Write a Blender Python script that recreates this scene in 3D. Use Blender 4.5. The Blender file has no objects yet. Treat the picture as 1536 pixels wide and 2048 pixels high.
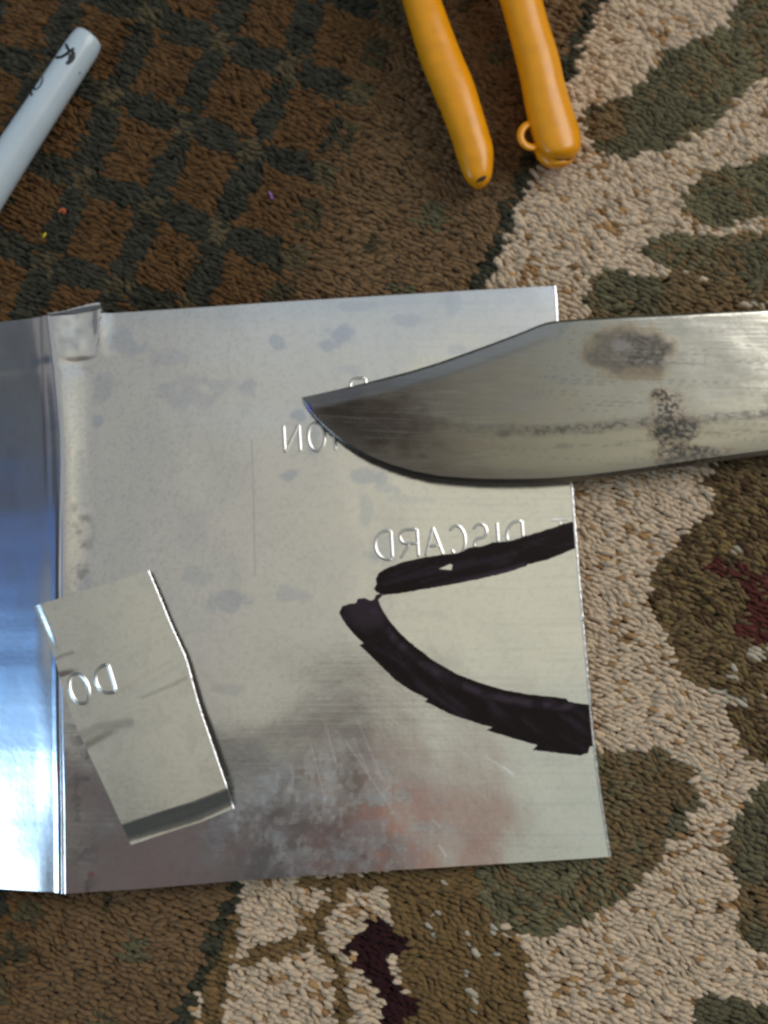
import bpy, math, random
import numpy as np
from mathutils import Vector, Matrix
from mathutils.geometry import delaunay_2d_cdt

R = math.radians
rng = np.random.default_rng(7)
random.seed(7)
scene = bpy.context.scene
COL = scene.collection

# ------------------------------------------------------------------ camera
W, H, F = 1536.0, 2048.0, 1738.0          # photo size and focal length in its pixels
CAMH, TILT = 0.21, R(6.7)                 # metres above the carpet, tilt from straight down
cd = bpy.data.cameras.new("camera")
cam = bpy.data.objects.new("camera", cd)
COL.objects.link(cam)
cam.location = (0, 0, CAMH)
cam.rotation_euler = (TILT, 0, 0)
cd.sensor_fit = 'VERTICAL'
cd.sensor_height = 36.0
cd.lens = 36.0 * F / H
cd.clip_start, cd.clip_end = 0.005, 20
cd.dof.use_dof = True
cd.dof.focus_distance = 0.197
cd.dof.aperture_fstop = 7.5
scene.camera = cam

# ------------------------------------------------------------------ world, lamps, exposure
world = bpy.data.worlds.new("World")
scene.world = world
world.use_nodes = True
bg = world.node_tree.nodes["Background"]
bg.inputs[0].default_value = (0.43, 0.48, 0.53, 1)
bg.inputs[1].default_value = 0.12

def lamp(name, loc, target, sx, sy, radiance, color):
    d = bpy.data.lights.new(name, 'AREA')
    d.shape = 'RECTANGLE'
    d.size, d.size_y = sx, sy
    d.energy = radiance * math.pi * sx * sy
    d.color = color
    o = bpy.data.objects.new(name, d)
    COL.objects.link(o)
    o.location = loc
    o.rotation_euler = (Vector(target) - Vector(loc)).to_track_quat('-Z', 'Y').to_euler()
    return o

def flat_lamp(name, x0, x1, y0, y1, z, radiance, color):
    o = lamp(name, ((x0+x1)/2, (y0+y1)/2, z), ((x0+x1)/2, (y0+y1)/2, 0), x1-x0, y1-y0, radiance, color)
    o.rotation_euler = (0, 0, 0)
    return o

# the ceiling that bounces the daylight, brighter towards the windows
WARM, COOL, GREENISH = (1.0, 0.97, 0.77), (0.87, 0.95, 1.0), (0.93, 1.0, 0.86)
flat_lamp("ceiling_bounce", -0.22, 0.10, -0.11, 0.36, 1.2, 0.40, (1.0, 0.97, 0.85))
flat_lamp("ceiling_bounce_bright", 0.10, 1.0, -0.11, 0.36, 1.2, 0.56, WARM)
flat_lamp("ceiling_bounce_far_side", -0.22, 1.0, 0.36, 1.3, 1.2, 0.46, COOL)
flat_lamp("ceiling_bounce_near_left", -0.22, -0.03, -0.21, -0.11, 1.2, 0.40, WARM)
flat_lamp("ceiling_bounce_near_right", 0.17, 1.0, -0.21, -0.11, 1.2, 0.48, GREENISH)
flat_lamp("ceiling_bounce_near_side", 0.25, 1.0, -0.9, -0.21, 1.2, 0.43, GREENISH)
flat_lamp("ceiling_bounce_far_corner", -1.3, -0.22, -0.21, 1.3, 1.2, 0.29, (0.97, 0.98, 0.95))
flat_lamp("shirt_bounce_right", 0.07, 0.23, -0.50, -0.21, 1.2, 0.27, (1.0, 0.36, 0.22))
flat_lamp("shirt_bounce_left", -0.40, -0.16, -0.55, -0.30, 1.2, 0.08, (1.0, 0.45, 0.40))
lamp("wall_bounce_left", (-1.5, 0.80, 0.60), (0, 0.1, 0.2), 1.1, 0.9, 0.17, (1.0, 0.94, 0.88))
# daylight from the window up and to the right, and the smaller one at the left
lamp("window_right", (0.70, 0.42, 0.58), (0, 0, 0), 0.62, 0.62, 4.8, (1.0, 0.975, 0.94))
lamp("window_left", (-0.95, -0.44, 0.50), (-0.08, -0.05, 0), 0.34, 0.36, 8.0, (0.58, 0.80, 1.0))
lamp("window_left_sky", (-0.95, -0.18, 0.50), (-0.08, -0.05, 0), 0.20, 0.42, 0.95, (0.20, 0.50, 1.0))
lamp("added_deep_blue", (-0.95, 0.02, 0.50), (-0.08, -0.05, 0), 0.20, 0.42, 0.26, (0.07, 0.26, 0.90))  # deep-blue lamp added beside the window to grade the flange's reflection

vs = scene.view_settings
vs.view_transform = 'Standard'
vs.look = 'None'
vs.exposure = 0.0
vs.gamma = 1.0
scene.cycles.max_bounces = 6
scene.render.filter_size = 2.7
try:
    scene.cycles.filter_width = 2.7
except Exception:
    pass

# ------------------------------------------------------------------ helpers
CT, ST = math.cos(TILT), math.sin(TILT)

def ray(px, py):
    a = (np.asarray(px, float) - W/2) / F
    b = -(np.asarray(py, float) - H/2) / F
    # camera space (a, b, -1) turned by TILT about x
    return a, b*CT + ST, b*ST - CT

def P(px, py, z=0.0):
    """point at height z that the photo shows at pixel px, py (arrays welcome)"""
    dx, dy, dz = ray(px, py)
    t = (np.asarray(z, float) - CAMH) / dz
    return np.stack(np.broadcast_arrays(dx*t, dy*t, np.asarray(z, float) + 0*t), -1)

def Pf(px, py, zf):
    z = np.zeros(np.broadcast(px, py).shape)
    for _ in range(4):
        q = P(px, py, z)
        z = zf(q[..., 0], q[..., 1])
    return P(px, py, z)

def to_px(x, y, z):
    zc = z - CAMH
    b = y*CT + zc*ST
    c = -y*ST + zc*CT
    return W/2 - F*x/c, H/2 + F*b/c

def interp_poly(pts, n, close=False):
    pts = np.asarray(pts, float)
    d = np.r_[0, np.cumsum(np.hypot(*np.diff(pts, axis=0).T))]
    s = np.linspace(0, d[-1], n)
    return np.stack([np.interp(s, d, pts[:, k]) for k in range(pts.shape[1])], -1)

def smooth(pts, it=2):
    pts = np.asarray(pts, float)
    for _ in range(it):
        q = [pts[0]]
        for a, b in zip(pts[:-1], pts[1:]):
            q += [a*.75 + b*.25, a*.25 + b*.75]
        q.append(pts[-1])
        pts = np.array(q)
    return pts

_tab = np.random.default_rng(3).random((256, 256))
def vnoise(x, y, seed=0):
    x = np.asarray(x, float) + seed*17.3
    y = np.asarray(y, float) + seed*9.1
    i, j = np.floor(x).astype(int), np.floor(y).astype(int)
    f, g = x - i, y - j
    f, g = f*f*(3-2*f), g*g*(3-2*g)
    a = _tab[i % 256, j % 256]; b = _tab[(i+1) % 256, j % 256]
    c = _tab[i % 256, (j+1) % 256]; d = _tab[(i+1) % 256, (j+1) % 256]
    return a*(1-f)*(1-g) + b*f*(1-g) + c*(1-f)*g + d*f*g

def fbm(x, y, seed=0, o=4):
    s = 0; a = .5; t = 0
    for k in range(o):
        s = s + a*vnoise(x*2**k, y*2**k, seed+k); t += a; a *= .5
    return s / t

def sstep(a, b, x):
    t = np.clip((np.asarray(x, float)-a)/(b-a), 0, 1)
    return t*t*(3-2*t)

def inside(px, py, poly):
    poly = np.asarray(poly, float)
    r = np.zeros(np.shape(px), bool)
    x1, y1 = poly[-1]
    for x2, y2 in poly:
        if y1 != y2:
            c = ((y1 > py) != (y2 > py)) & (px < (x2-x1)*(py-y1)/(y2-y1) + x1)
            r ^= c
        x1, y1 = x2, y2
    return r

def seg_dist(px, py, pts):
    d = np.full(np.shape(px), 1e9)
    for (ax, ay), (bx, by) in zip(pts[:-1], pts[1:]):
        l2 = (bx-ax)**2 + (by-ay)**2 + 1e-9
        t = np.clip(((px-ax)*(bx-ax) + (py-ay)*(by-ay))/l2, 0, 1)
        d = np.minimum(d, np.hypot(px-ax-t*(bx-ax), py-ay-t*(by-ay)))
    return d

def mesh_obj(name, verts, faces, mat, parent=None, smooth_=True, tint=None, rough=None, flat_idx=None):
    verts = np.asarray(verts, float).reshape(-1, 3)
    loc = np.zeros(3)
    if parent is not None:
        loc = np.array(parent.location)
    me = bpy.data.meshes.new(name)
    if isinstance(faces, np.ndarray):
        n, k = faces.shape
        me.vertices.add(len(verts))
        me.vertices.foreach_set("co", (verts-loc).astype(np.float32).ravel())
        me.loops.add(n*k)
        me.loops.foreach_set("vertex_index", faces.astype(np.int32).ravel())
        me.polygons.add(n)
        me.polygons.foreach_set("loop_start", np.arange(0, n*k, k, dtype=np.int32))
        me.polygons.foreach_set("loop_total", np.full(n, k, dtype=np.int32))
        me.update(calc_edges=True)
        me.validate()
    else:
        me.from_pydata([tuple(v) for v in verts-loc], [], [tuple(int(i) for i in f) for f in faces])
    if smooth_:
        me.polygons.foreach_set("use_smooth", np.ones(len(me.polygons), bool))
    if tint is not None:
        a = me.attributes.new("tint", 'FLOAT_COLOR', 'POINT')
        c = np.ones((len(verts), 4), np.float32)
        c[:, :3] = np.asarray(tint).reshape(-1, 3)
        a.data.foreach_set("color", c.ravel())
    if rough is not None:
        a = me.attributes.new("rough", 'FLOAT', 'POINT')
        a.data.foreach_set("value", np.asarray(rough, np.float32).ravel())
    me.update()
    me.materials.append(mat)
    o = bpy.data.objects.new(name, me)
    COL.objects.link(o)
    if parent is not None:
        o.parent = parent
    return o

def grid_faces(nr, nc, wrap=False, off=0):
    i = np.arange(nr-1)[:, None]
    j = np.arange(nc if wrap else nc-1)[None, :]
    j2 = (j+1) % nc
    f = np.stack(np.broadcast_arrays(i*nc+j, i*nc+j2, (i+1)*nc+j2, (i+1)*nc+j), -1).reshape(-1, 4)
    return f + off

def root(name, loc, label, cat, group=None):
    o = bpy.data.objects.new(name, None)
    o.empty_display_size = 0.01
    COL.objects.link(o)
    o.location = loc
    o['label'] = label; o['category'] = cat
    if group: o['group'] = group
    return o

def tag(o, label=None, cat=None, group=None, kind=None):
    for k, v in (('label', label), ('category', cat), ('group', group), ('kind', kind)):
        if v: o[k] = v
    return o

# ------------------------------------------------------------------ materials
def new_mat(name):
    m = bpy.data.materials.new(name)
    m.use_nodes = True
    nt = m.node_tree
    return m, nt, nt.nodes["Principled BSDF"]

def metal_mat(name, brush=0.25, dent=0.0, base=(1, 1, 1), attr=True, rough=0.25, brush_scale=(40, 1350, 40), rot=0.0):
    m, nt, b = new_mat(name)
    N = nt.nodes; L = nt.links
    b.inputs['Metallic'].default_value = 1.0
    b.inputs['Roughness'].default_value = rough
    b.inputs['Base Color'].default_value = (*base, 1)
    if attr:
        a = N.new('ShaderNodeAttribute'); a.attribute_name = 'tint'
        L.new(a.outputs['Color'], b.inputs['Base Color'])
        a2 = N.new('ShaderNodeAttribute'); a2.attribute_name = 'rough'
        L.new(a2.outputs['Fac'], b.inputs['Roughness'])
    tc = N.new('ShaderNodeTexCoord')
    mp = N.new('ShaderNodeMapping'); mp.inputs['Scale'].default_value = brush_scale
    mp.inputs['Rotation'].default_value = (0, 0, rot)
    L.new(tc.outputs['Object'], mp.inputs['Vector'])
    n = N.new('ShaderNodeTexNoise'); n.inputs['Scale'].default_value = 1.0; n.inputs['Detail'].default_value = 3
    L.new(mp.outputs['Vector'], n.inputs['Vector'])
    bp = N.new('ShaderNodeBump'); bp.inputs['Strength'].default_value = brush; bp.inputs['Distance'].default_value = 0.0001
    L.new(n.outputs['Fac'], bp.inputs['Height'])
    n2 = N.new('ShaderNodeTexNoise'); n2.inputs['Scale'].default_value = 900; n2.inputs['Detail'].default_value = 4
    L.new(tc.outputs['Object'], n2.inputs['Vector'])
    bp2 = N.new('ShaderNodeBump'); bp2.inputs['Strength'].default_value = 0.12; bp2.inputs['Distance'].default_value = 0.0001
    L.new(n2.outputs['Fac'], bp2.inputs['Height'])
    L.new(bp.outputs['Normal'], bp2.inputs['Normal'])
    L.new(bp2.outputs['Normal'], b.inputs['Normal'])
    return m

M_PLATE = metal_mat("brushed_aluminium", brush=0.10, rot=R(-3.4))
M_FLANGE = metal_mat("polished_aluminium", brush=0.05)
M_SCRAP = metal_mat("scrap_aluminium", brush=0.10)
M_BLADE = metal_mat("worn_steel", brush=0.25, brush_scale=(80, 1500, 80), rot=R(-3))
M_BRIGHT = metal_mat("cut_edge_aluminium", base=(.95, .96, .97), attr=False, rough=0.30, brush=0.3, brush_scale=(900, 900, 900))
M_LETTER = metal_mat("embossed_aluminium", base=(.74, .73, .70), attr=False, rough=0.31, brush=0.03)
M_STEEL = metal_mat("plain_steel", base=(.45, .44, .43), attr=False, rough=0.35)

def ink_mat():
    m, nt, b = new_mat("marker_ink")
    N = nt.nodes; L = nt.links
    a = N.new('ShaderNodeAttribute'); a.attribute_name = 'tint'
    L.new(a.outputs['Color'], b.inputs['Base Color'])
    b.inputs['Roughness'].default_value = 0.5
    b.inputs['Specular IOR Level'].default_value = 0.12
    return m
M_INK = ink_mat()

def yarn_mat():
    m, nt, b = new_mat("dyed_yarn")
    N = nt.nodes; L = nt.links
    a = N.new('ShaderNodeAttribute'); a.attribute_name = 'tint'
    tc = N.new('ShaderNodeTexCoord')
    n = N.new('ShaderNodeTexNoise'); n.inputs['Scale'].default_value = 2600; n.inputs['Detail'].default_value = 3
    L.new(tc.outputs['Object'], n.inputs['Vector'])
    r = N.new('ShaderNodeMapRange')
    r.inputs['From Min'].default_value = .3; r.inputs['From Max'].default_value = .7
    r.inputs['To Min'].default_value = .78; r.inputs['To Max'].default_value = 1.2
    L.new(n.outputs['Fac'], r.inputs['Value'])
    mx = N.new('ShaderNodeVectorMath'); mx.operation = 'SCALE'
    L.new(a.outputs['Color'], mx.inputs[0]); L.new(r.outputs['Result'], mx.inputs['Scale'])
    L.new(mx.outputs['Vector'], b.inputs['Base Color'])
    b.inputs['Roughness'].default_value = 0.9
    b.inputs['Specular IOR Level'].default_value = 0.15
    b.inputs['Sheen Weight'].default_value = 0.08
    bp = N.new('ShaderNodeBump'); bp.inputs['Strength'].default_value = .6; bp.inputs['Distance'].default_value = .0002
    L.new(n.outputs['Fac'], bp.inputs['Height']); L.new(bp.outputs['Normal'], b.inputs['Normal'])
    return m
M_YARN = yarn_mat()

def plain(name, col, rough=0.5, noise=0.0, nscale=300, spec=0.5, bump=0.0, coat=0.0):
    m, nt, b = new_mat(name)
    N = nt.nodes; L = nt.links
    b.inputs['Base Color'].default_value = (*col, 1)
    b.inputs['Roughness'].default_value = rough
    b.inputs['Specular IOR Level'].default_value = spec
    b.inputs['Coat Weight'].default_value = coat
    if noise or bump:
        tc = N.new('ShaderNodeTexCoord')
        n = N.new('ShaderNodeTexNoise'); n.inputs['Scale'].default_value = nscale; n.inputs['Detail'].default_value = 5
        L.new(tc.outputs['Object'], n.inputs['Vector'])
        if noise:
            cr = N.new('ShaderNodeValToRGB')
            cr.color_ramp.elements[0].position = .35; cr.color_ramp.elements[1].position = .6
            cr.color_ramp.elements[0].color = (*[c*(1-noise) for c in col], 1)
            cr.color_ramp.elements[1].color = (*col, 1)
            L.new(n.outputs['Fac'], cr.inputs['Fac']); L.new(cr.outputs['Color'], b.inputs['Base Color'])
        if bump:
            bp = N.new('ShaderNodeBump'); bp.inputs['Strength'].default_value = bump; bp.inputs['Distance'].default_value = .0003
            L.new(n.outputs['Fac'], bp.inputs['Height']); L.new(bp.outputs['Normal'], b.inputs['Normal'])
    return m

M_YELLOW = plain("yellow_vinyl", (.87, .345, .003), .27, noise=.10, nscale=300, bump=.10)
M_WHITE = plain("white_plastic", (.57, .68, .76), .24, noise=.06, nscale=120)
M_PRINT = plain("black_print", (.012, .012, .02), .4)
M_NICK_SHADE = plain("nick_shade", (.05, .03, .008), .7)  # dark tone painting the shade inside the nicks
M_BACKING = plain("carpet_backing", (.10, .072, .045), .95, noise=.4, nscale=800)
M_WOOD = plain("dark_wood", (.10, .045, .02), .45, noise=.5, nscale=90)

# ------------------------------------------------------------------ carpet
def boundary_d(px, py):
    """distance left (+) of the dark border line, photo pixels"""
    return (1190 - .405*py - px) * .927

CREAM = np.array([.63, .495, .355]); SPECK = np.array([.25, .15, .07]); OLIVE = np.array([.170, .148, .080])
DGREEN = np.array([.118, .103, .058]); BROLIVE = np.array([.190, .128, .062]); RUST = np.array([.130, .066, .024])
TAN = np.array([.20, .122, .060]); MAROON = np.array([.032, .008, .010]); RED = np.array([.10, .026, .020])
GOLD = np.array([.27, .17, .07]); PALE = np.array([.50, .44, .34]); LATT = np.array([.040, .038, .026]); LATTL = np.array([.10, .078, .040])

LEAVES = [
 ([(1480,-80),(1478,0),(1460,40),(1440,60),(1390,75),(1340,100),(1310,130),(1290,170),(1250,195),(1200,205),(1160,235),(1170,260),(1200,300),(1240,317),(1290,310),(1340,290),(1390,270),(1430,240),(1470,200),(1500,170),(1540,148),(1640,120),(1640,-80)], OLIVE, (1190,270,150)),
 ([(1640,290),(1536,310),(1480,330),(1420,340),(1380,365),(1362,400),(1370,430),(1400,450),(1440,455),(1500,440),(1536,425),(1640,420)], OLIVE, None),
 ([(1285,495),(1295,478),(1350,467),(1440,475),(1536,465),(1640,460),(1640,560),(1450,560),(1400,545),(1340,540),(1300,520)], OLIVE, (1500,540,90)),
 ([(1170,600),(1190,555),(1230,540),(1290,555),(1350,545),(1450,560),(1536,555),(1640,560),(1640,640),(1400,660),(1190,660)], OLIVE, (1480,590,230)),
 ([(1427,900),(1425,1000),(1415,1040),(1380,1060),(1330,1105),(1298,1150),(1300,1200),(1325,1270),(1345,1310),(1385,1365),(1420,1378),(1460,1400),(1536,1395),(1640,1395),(1640,900)], BROLIVE, None),
 ([(1445,1410),(1536,1395),(1640,1395),(1640,1540),(1536,1530),(1510,1520),(1480,1490),(1460,1440)], BROLIVE, None),
 ([(1100,1490),(1180,1500),(1300,1500),(1340,1510),(1380,1540),(1400,1580),(1405,1610),(1380,1650),(1350,1680),(1320,1720),(1270,1770),(1240,1800),(1180,1840),(1110,1870),(1060,1885),(1020,1870),(980,1840),(960,1800),(950,1745),(950,1600)], OLIVE, (1360,1650,170)),
 ([(1640,1530),(1536,1560),(1500,1600),(1470,1640),(1450,1690),(1455,1730),(1480,1770),(1475,1800),(1470,1850),(1480,1890),(1536,1910),(1640,1920)], OLIVE, (1500,1780,90)),
 ([(1395,2060),(1400,2010),(1420,1985),(1450,1995),(1500,2015),(1536,2010),(1640,2010),(1640,2120),(1395,2120)], DGREEN, None),
 ([(780,1700),(950,1700),(960,1800),(980,1840),(1010,1870),(1050,1890),(1062,1960),(1060,2048),(1050,2150),(800,2150),(810,2048),(800,1900),(775,1830)], GOLD*.72, None),
 ([(680,1880),(700,1875),(730,1860),(740,1848),(765,1838),(780,1860),(790,1880),(818,1895),(790,1912),(780,1930),(790,1970),(810,2000),(848,2005),(835,2030),(790,2050),(790,2110),(755,2110),(765,2010),(740,1960),(720,1945),(710,1910),(685,1895)], MAROON, None),
 ([(1410,1122),(1450,1118),(1490,1125),(1536,1158),(1640,1160),(1640,1300),(1536,1290),(1470,1285),(1450,1270),(1495,1240),(1502,1195),(1480,1165),(1420,1150)], RED, None),
]

def pattern(px, py):
    """yarn colour at a spot of the rug"""
    n = px.size
    rnd = rng.random(n); rnd2 = rng.random(n)
    d = boundary_d(px, py)
    wob = (fbm(px/60, py/60, 5)-.5)*14
    qx, qy = px + wob + rng.normal(0, 3.5, n), py + (fbm(px/60, py/60, 9)-.5)*14 + rng.normal(0, 3.5, n)
    col = np.empty((n, 3))
    # --- field with flowers (right)
    c = np.tile(CREAM, (n, 1))
    sp = (rnd < .05 + .13*(fbm(px/90, py/90, 21) > .56))
    c[sp] = SPECK*(1.1+.9*rnd2[sp, None])
    # gold veins at the bottom
    for line, w in (([(700,1760),(645,1830),(600,1885),(500,1920)], 15), ([(640,1885),(680,1950),(690,2060)], 13), ([(470,1830),(440,1930),(420,2060)], 22), ([(600,1760),(700,1770),(790,1750)], 12)):
        m = seg_dist(qx, qy, line) < w
        c[m] = GOLD*.7*(.8+.4*rnd2[m, None])
    for poly, colr, brown in LEAVES:
        m = inside(qx, qy, poly)
        k = np.tile(colr, (n, 1))
        if brown:
            bx, by, br = brown
            f = sstep(1.15, .55, np.hypot(px-bx, py-by)/br + (rnd-.5)*.5)
            k = k*(1-f[:, None]) + BROLIVE*f[:, None]
        if colr is OLIVE:
            mix = (fbm(px/35, py/35, 31) > .50) & (rnd < .6)
            k[mix] = BROLIVE
            dk = fbm(px/80, py/80, 33) < .42
            k[dk] = DGREEN*1.15
        if colr is BROLIVE:
            k[rnd < .3] = np.array([.10, .06, .028])
            k[rnd > .85] = np.array([.20, .14, .055])
        if colr is RED:
            k[rnd < .25] = BROLIVE*.7
        c[m] = k[m]
    # pale stitched veins
    for line, w in (([(1475,1105),(1500,1130),(1536,1165),(1600,1190)], 8), ([(1470,1345),(1500,1320),(1540,1300),(1600,1290)], 16), ([(1430,1385),(1480,1400)], 12),
                    ([(890,1765),(895,1800),(860,1840),(870,1880)], 9), ([(935,1860),(945,1910),(930,1960),(950,2020)], 9), ([(985,1840),(985,1880),(1000,1930)], 8), ([(1345,1500),(1400,1530),(1420,1560)], 9), ([(1480,600),(1536,612)], 10)):
        m = (seg_dist(px, py, line) < w) & (rnd < .45)
        c[m] = PALE
    m = seg_dist(px, py, [(1060,1890),(1075,1960),(1070,2060)]) < 12
    c[m] = CREAM*1.05
    # --- lattice border (left)
    u = px*.927 + py*.375 + (fbm(px/60, py/60, 41)-.5)*22
    v = -px*.375 + py*.927 + .03*(u-400) + (fbm(px/60, py/60, 43)-.5)*22
    pv = 176.0
    def near_(a, c, p): return np.abs((a-c+p/2) % p - p/2)
    jr = (rnd-.5)*12
    ud = np.hypot(near_(u, 209, 150)/56, near_(v, -84, pv)/29)
    ud = np.maximum(near_(u, 209, 150)/58, near_(v, -84, pv)/27)*.6 + ud*.4 + (rnd-.5)*.34
    vd = np.maximum(near_(u, 286, 150)/28, near_(v, 4, pv)/66)*.6 + np.hypot(near_(u, 286, 150)/31, near_(v, 4, pv)/72)*.4 + (rnd-.5)*.34
    cross = (near_(u, 286, 150)+jr < 26) & (near_(v, -84, pv) < 26)
    b = np.tile(RUST, (n, 1))
    nearf = sstep(460, 230, d)[:, None]
    b = b*(1-nearf) + TAN*nearf
    b[rnd < .25] *= .8
    lat_on = d > 395 + (fbm(px/90, py/90, 51)-.5)*60
    m = cross & (d > 330)
    b[m] = (LATTL*(.85+.4*rnd2[:, None]))[m]
    m = ((ud < 1) | (vd < 1)) & lat_on
    b[m] = (LATT*(.8+.6*rnd2[:, None]))[m]
    m = ((vd < .8) & (near_(v, 4, pv) < 34) & ~lat_on & (d > 225) & (rnd < .8))
    b[m] = LATTL*.75
    sq = (np.abs(d-138+jr) < 25) & (near_(v, 90, pv) < 28) & (rnd < .85)
    b[sq] = OLIVE*.8
    edge = np.abs(d) < 15 + (rnd-.5)*8
    col = np.where((d > 0)[:, None], b, c)
    dash = edge & (rnd2 < .88)
    col[dash] = np.array([.075, .072, .045])*(.45+.5*rnd[dash, None])
    return col

for _k in range(40):
    _x, _y = random.uniform(500, 3900), random.uniform(-1900, 3900)
    _in = -150 < _x < 1790 and -200 < _y < 2250
    if _in or (1190 - .405*_y - _x) > -160: continue
    _a, _r1, _r2 = random.uniform(0, 3.1), random.uniform(90, 230), random.uniform(60, 110)
    LEAVES.append(([(_x + _r1*math.cos(t)*math.cos(_a) - _r2*math.sin(t)*math.sin(_a), _y + _r1*math.cos(t)*math.sin(_a) + _r2*math.sin(t)*math.cos(_a)) for t in np.linspace(0, 6.2, 18)], OLIVE if _k % 3 else BROLIVE, None))
def build_carpet():
    s = 0.55
    base = mesh_obj("carpet", [(-s,-s,-.0027),(s,-s,-.0027),(s,s,-.0027),(-s,s,-.0027)], [(0,1,2,3)], M_BACKING)
    tag(base, kind='structure', label='patterned wool carpet under everything')
    ca, sa = .927, -.375                    # weaving direction (world y is up in the photo)
    def tufts(du, dv, nu, nv, K, S, taus, rr, scale, select, name, label):
        iu, iv = np.meshgrid(np.arange(nu)-nu/2, np.arange(nv)-nv/2)
        iu = iu.ravel() + rng.random(nv).repeat(nu); iv = iv.ravel()
        n = iu.size
        iv = iv + (fbm(iu/3.5, iv/9, 65, 2)-.5)*1.5
        uu = iu*du + rng.normal(0, .00020, n)*scale; vv = iv*dv + rng.normal(0, .00013, n)*scale
        x = uu*ca - vv*sa; y = uu*sa + vv*ca
        px, py = to_px(x, y, np.zeros(n))
        keep = select(x, y, px, py)
        x, y, px, py = x[keep], y[keep], px[keep], py[keep]
        n = x.size
        col = pattern(px, py)
        col *= (1 + rng.normal(0, .08, n))[:, None]
        col = np.clip(col, .004, .8)
        ang = rng.normal(0, .20, n) + (fbm(px/45, py/45, 63, 3)-.5)*1.5
        lc, ls = np.cos(ang), np.sin(ang)
        ldx, ldy = ca*lc - sa*ls, sa*lc + ca*ls
        lean = .0011*scale*(1 + rng.normal(0, .28, n))
        hgt = .0027*(1 + rng.normal(0, .11, n)) + .0005*(fbm(px/120, py/120, 61)-.5)
        rad = .00078*scale*(1 + rng.normal(0, .13, n))
        th = np.arange(S)*2*math.pi/S
        V = K*S+1
        verts = np.empty((n, V, 3))
        for k in range(K):
            t = taus[k]
            cx = x + ldx*lean*(t**1.7 - .5); cy = y + ldy*lean*(t**1.7 - .5)
            cz = -.0026 + hgt*t**.9
            for j in range(S):
                jit = 1 + rng.normal(0, .17, n)
                a = 1.75*rad*rr[k]*math.cos(th[j])*jit; b = .86*rad*rr[k]*math.sin(th[j])*jit
                verts[:, k*S+j, 0] = cx + ldx*a - ldy*b
                verts[:, k*S+j, 1] = cy + ldy*a + ldx*b
                verts[:, k*S+j, 2] = cz - a*.34*(t > .4)
        verts[:, K*S, 0] = x + ldx*lean*.56; verts[:, K*S, 1] = y + ldy*lean*.56; verts[:, K*S, 2] = -.0026 + hgt*1.04
        fq = grid_faces(K, S, wrap=True)
        cap = np.array([[(K-1)*S+j, (K-1)*S+(j+1) % S, K*S] for j in range(S)])
        offs = (np.arange(n)*V)[:, None, None]
        quads = (fq[None] + offs).reshape(-1, 4)
        tris = (cap[None] + offs).reshape(-1, 3)
        loops = np.concatenate([quads.ravel(), tris.ravel()]).astype(np.int32)
        starts = np.concatenate([np.arange(len(quads))*4, len(quads)*4 + np.arange(len(tris))*3]).astype(np.int32)
        totals = np.concatenate([np.full(len(quads), 4), np.full(len(tris), 3)]).astype(np.int32)
        me = bpy.data.meshes.new(name)
        me.vertices.add(n*V); me.vertices.foreach_set("co", verts.astype(np.float32).ravel())
        me.loops.add(len(loops)); me.loops.foreach_set("vertex_index", loops)
        me.polygons.add(len(starts)); me.polygons.foreach_set("loop_start", starts); me.polygons.foreach_set("loop_total", totals)
        me.update(calc_edges=True)
        me.polygons.foreach_set("use_smooth", np.ones(len(starts), bool))
        a = me.attributes.new("tint", 'FLOAT_COLOR', 'POINT')
        c4 = np.ones((n, V, 4), np.float32); c4[:, :, :3] = col[:, None, :]
        a.data.foreach_set("color", c4.ravel())
        me.materials.append(M_YARN)
        o = bpy.data.objects.new(name, me); COL.objects.link(o)
        tag(o, label=label, kind='stuff')
        print(name, n)
    core = lambda px, py: (px > -130) & (px < W+110) & (py > -130) & (py < H+110)
    under = [(150,690),(1060,640),(1140,1650),(180,1700)]
    tufts(.00165, .00113, 260, 378, 4, 6, [0, .45, .78, .97], [.75, .95, 1.0, .62], 1.0,
          lambda x, y, px, py: core(px, py) & ~inside(px, py, under),
          "carpet_pile", 'tufted carpet pile in cream, olive leaves and a brown lattice border')
    tufts(.0030, .0021, 260, 370, 3, 4, [0, .6, .96], [.8, 1.0, .65], 1.75,
          lambda x, y, px, py: ~core(px, py) & (np.abs(x) < .30) & (np.abs(y) < .32),
          "carpet_pile", 'the same carpet pile where it goes on beyond the edges of the photo')
build_carpet()

# ------------------------------------------------------------------ the metal plate
def z_plate(x, y):
    return .0015 + (.055 - x)*.042

BEND = smooth([(103,632),(112,700),(124,800),(131,900),(130,1030),(127,1180),(128,1400),(131,1600),(134,1787)], 2)
RIGHT = smooth([(1112,572),(1116,640),(1130,800),(1145,965),(1155,1100),(1172,1300),(1190,1500),(1207,1620),(1222,1713)], 1)
TOP = np.array([(103,632),(210,627),(600,602),(1112,572)], float)
BOT = np.array([(134,1787),(300,1777),(480,1761),(760,1742),(1222,1713)], float)

def coons(left, right, top, bot, ns, nt):
    Lc, Rc = interp_poly(left, nt), interp_poly(right, nt)
    Tc, Bc = interp_poly(top, ns), interp_poly(bot, ns)
    s = np.linspace(0, 1, ns)[None, :, None]; t = np.linspace(0, 1, nt)[:, None, None]
    A = Lc[:, None]*(1-s) + Rc[:, None]*s
    B = Tc[None]*(1-t) + Bc[None]*t
    C = (Tc[0]*(1-s) + Tc[-1]*s)*(1-t) + (Bc[0]*(1-s) + Bc[-1]*s)*t
    return A + B - C

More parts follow.
